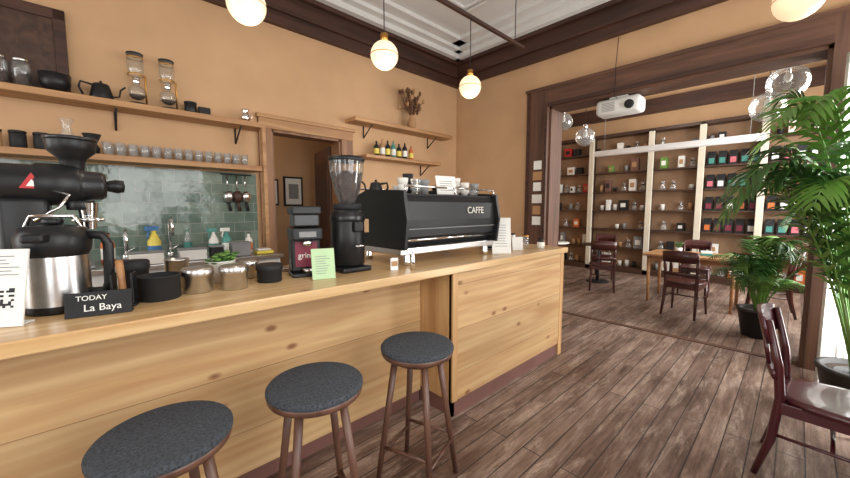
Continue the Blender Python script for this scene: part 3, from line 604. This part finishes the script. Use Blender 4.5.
# ------------------------------------------------------------------ pendants
b=B('pendant_rail'); b.box(-2.0,3.46,2.115,2.145,3.14,3.17,DARKW)
for x in (-1.5,.1,1.9,3.3): b.tube([(x,2.13,3.17),(x,2.13,4.0)],.005,BLACKM,6)
b.done()
def pendant(x,y,z,r,top,lit=True):
    b=B('pendant_globe_lamp',(x,y,z)); b.sph(0,0,0,r,GLOBE if lit else BULBG); b.cyl(0,0,r*.93,r+.05,.028,GOLD if lit else CHROME)
    if lit:
        b.lathe(0,0,[(r*1.0,-.003),(r*1.012,0),(r*1.0,.003)],GOLD,32)
    else: b.sph(0,0,r*.3,.035,CERAM,1.4,12); b.cyl(0,0,r*.5,r,.02,CHROME)
    b.tube([(0,0,r+.04),(0,0,top-z)],.004,BLACKM,6); b.done()
for x in (.68,1.61,2.58): pendant(x,2.13,2.55,.1,3.14)
pendant(2.85,.07,2.58,.11,4.0)
pendant(5.5,2.64,2.80,.14,4.0,False); pendant(5.6,2.33,2.54,.14,4.0,False); pendant(5.3,.16,2.74,.17,4.0,False); pendant(5.55,.31,2.57,.16,4.0,False)
b=B('ceiling_projector',(4.80,1.585,2.56)); b.box(-.13,.13,-.25,.25,.03,.22,WPAINT,.05); b.lathe(0,0,[(.05,0),(.05,.03),(.035,.035),(0,.03)],BLACKM,24,M=Matrix.Translation((-.125,-.14,.11))@Matrix.Rotation(R(-90),4,'Y'))
for i in range(6): b.box(-.134,-.128,.02,.17,.07+i*.018,.076+i*.018,GREY)
b.box(-.08,.08,-.1,.1,.21,.239,WPAINT); b.tube([(-.1,0,.2),(-.21,0,.22),(-.21,0,.56),(-.16,0,.9)],.004,BLACKM,6); b.done()
b=B('projection_screen_roller',(7.0,1.55,2.46)); b.box(-.05,.05,-1.17,1.17,-.05,.05,pm('roller_white',srgb(235,235,235),.4,0,.02),.02)
for y in (-1.0,1.0): b.tube([(0,y,.05),(0,y,1.54)],.004,GREY,6)
b.done()
b=B('pinned_notes')
for z,w,m in ((2.05,.12,PAPER),(1.90,.14,KRAFT),(1.75,.12,PAPER),(1.58,.15,CERAM),(1.42,.12,KRAFT),(1.27,.13,PAPER)): b.box(XF-.052,XF-.0455,2.56-w/2,2.56+w/2,z-.06,z+.06,m)
b.done()
# ------------------------------------------------------------------ open glazed leaf
b=B('door_1',(4.40,-.70,.01),math.atan2(.53,-.22)); L=.56
b.box(0,.07,-.02,.02,0,2.6,WPAINT,.004); b.box(L-.07,L,-.02,.02,0,2.6,WPAINT,.004); b.box(0,L,-.02,.02,2.5,2.6,WPAINT,.004); b.box(0,L,-.02,.02,0,.42,WPAINT,.004); b.box(0,L,-.02,.02,1.5,1.55,WPAINT)
for i in range(9): b.tube([(.1+i*.045,.022,.08),(.1+i*.045,.022,.36)],.01,WPAINT,8)
b.box(.07,L-.07,-.004,.004,.42,2.5,WGLASS); b.tube([(L-.035,.02,1.05),(L-.035,.06,1.05),(L-.13,.06,1.05)],.008,GOLD,8); b.done()
# ------------------------------------------------------------------ plants
def frond(b,base,dir_a,length,rise,droop,mat,pairs=18,ll=.28,w=.016):
    pts=[];n=pairs+6; d=Vector((math.cos(dir_a),math.sin(dir_a),0))
    for i in range(n+1):
        t=i/n; pts.append(Vector(base)+d*(length*(t**1.15))+Vector((0,0,rise*math.sin(min(t*1.9,math.pi)*.8)*1.0-droop*t*t*t)))
    b.tube(pts,[.008*(1-.8*i/n) for i in range(n+1)],LEAF2,6)
    side=Vector((-d.y,d.x,0))
    for i in range(6,n+1):
        t=(i-5)/pairs; tan=(pts[min(i+1,n)]-pts[i-1]).normalized()
        for s in (-1,1):
            L=ll*math.sin(math.pi*(.18+.75*t))**.8*random.uniform(.85,1.1)
            dd=(side*s*.85+tan*.75+Vector((0,0,.12))).normalized(); p=pts[i]; vs=[];m=4
            for k in range(m+1):
                q=k/m; c=p+dd*L*q+Vector((0,0,-.5*L*q*q)); ww=w*(1-q)**.6*(.6+.8*min(q*3,1))*.8
                wv=tan.cross(dd).cross(dd).normalized()*ww
                vs+=[c-wv,c+wv]
            b.add(vs,[(2*k,2*k+1,2*k+3,2*k+2) for k in range(m)],mat,True)
def planter(b,r,h,mat=TERRA):
    b.lathe(0,0,[(0,0),(r*.75,0),(r,h-.03),(r+.012,h-.03),(r+.012,h),(r-.02,h),(r-.03,h-.03),(0,h-.03)],mat,32); b.lathe(0,0,[(0,h-.035),(r-.03,h-.028)],SOIL,24)
random.seed(5)
b=B('potted_palm',(5.42,.24,0)); planter(b,.18,.32)
for i in range(34):
    a=2*math.pi*i/34*3.0+random.uniform(-.3,.3); l_=random.uniform(.25,.52)
    if math.cos(a)<-.2: l_=min(l_,.22)
    frond(b,(.03*math.cos(a),.03*math.sin(a),.29),a,l_,random.uniform(.5,1.05),random.uniform(.1,.35),LEAF if i%3 else LEAF2,14,.23,.012)
b.done()
b=B('potted_palm',(3.72,-.36,0)); planter(b,.2,.36)
for i,(a,l,r_,dr) in enumerate([(95,.55,1.6,.35),(75,.4,1.4,.4),(125,.6,1.75,.5),(150,.55,1.65,.5),(110,.62,1.9,.5),(80,.42,1.9,.6),(115,.8,1.75,.75),(100,.78,1.85,.7),(170,.45,1.75,.3),(135,.68,2.15,.5),(140,.45,1.5,.2),(105,.5,2.2,.35),(90,.6,2.05,.55),(120,.35,1.95,.2),(128,.85,1.95,.85),(145,.6,2.25,.6)]):
    frond(b,(.04*math.cos(R(a)),.04*math.sin(R(a)),.33),R(a),l,r_,dr,LEAF if i%3 else LEAF2,20,.36,.018)
b.done()
b=B('upholstered_bench',(3.24,-.50,0)); b.box(-.17,.18,-.2,.19,.36,.40,TABLEW,.004); b.box(-.165,.175,-.195,.185,.402,.47,PINK,.025)
for sx in (-.14,.15):
    for sy in (-.17,.16): b.tube([(sx,sy,0),(sx,sy,.37)],[.012,.018],TABLEW,8)
b.done()
b=B('ground_street'); b.box(-20,20,-30,RW-.3,-.2,-.12,pm('asphalt',srgb(120,120,118),.9,0,.1,2)); b.box(-30,X0-.35,-30,20,-.2,-.12,MATS['asphalt']); b.done()
# ------------------------------------------------------------------ lights
def area(name,loc,tgt,sx,sy,p,col=(1,.985,.96)):
    ld=bpy.data.lights.new(name,'AREA'); ld.shape='RECTANGLE'; ld.size=sx; ld.size_y=sy; ld.energy=p; ld.color=col
    o=bpy.data.objects.new(name,ld); sc.collection.objects.link(o); o.location=loc; o.rotation_euler=(Vector(tgt)-Vector(loc)).to_track_quat('-Z','Y').to_euler()
for i,(a,c,z0,z1) in enumerate(wins):
    area('window_daylight_%d'%i,((a+c)/2,RW-.3,(z0+z1)/2+.2),((a+c)/2,3,1.0),c-a,z1-z0,[38,62,155,150,140][i])
area('window_daylight_5',(X0-.4,.8,1.9),(3,1.2,1.2),1.4,2.3,46); area('window_daylight_6',(X0-.4,2.9,1.9),(3,2.6,1.2),1.4,2.3,46)
def point(name,loc,p,r=.1,col=(1,.87,.7)):
    ld=bpy.data.lights.new(name,'POINT'); ld.energy=p; ld.shadow_soft_size=r; ld.color=col; o=bpy.data.objects.new(name,ld); sc.collection.objects.link(o); o.location=loc
for i,x in enumerate((.68,1.61,2.58)): point('pendant_bulb_%d'%i,(x,2.13,2.36),4)
point('hallway_light',(1.6,5.0,2.9),9,.15); point('backroom_fill_0',(7.6,1.8,3.3),18,.2,(1,.94,.86)); point('backroom_fill_1',(6.4,3.6,3.2),10,.2,(1,.94,.86))  # back-room points are added fill; hallway point has no fixture modelled
w=bpy.data.worlds.new('World'); sc.world=w; w.use_nodes=True; bg=w.node_tree.nodes['Background']; bg.inputs[0].default_value=(.8,.9,1,1); bg.inputs[1].default_value=1.2
sc.view_settings.view_transform='Standard'
sc.view_settings.exposure=.25
cd=bpy.data.cameras.new('camera'); cd.sensor_width=36; cd.lens=352/850*36; cd.clip_start=.02
cam=bpy.data.objects.new('camera',cd); sc.collection.objects.link(cam); cam.location=(0,0,1.45); cam.rotation_euler=(R(90-5.03),0,R(46.6-90)); sc.camera=cam
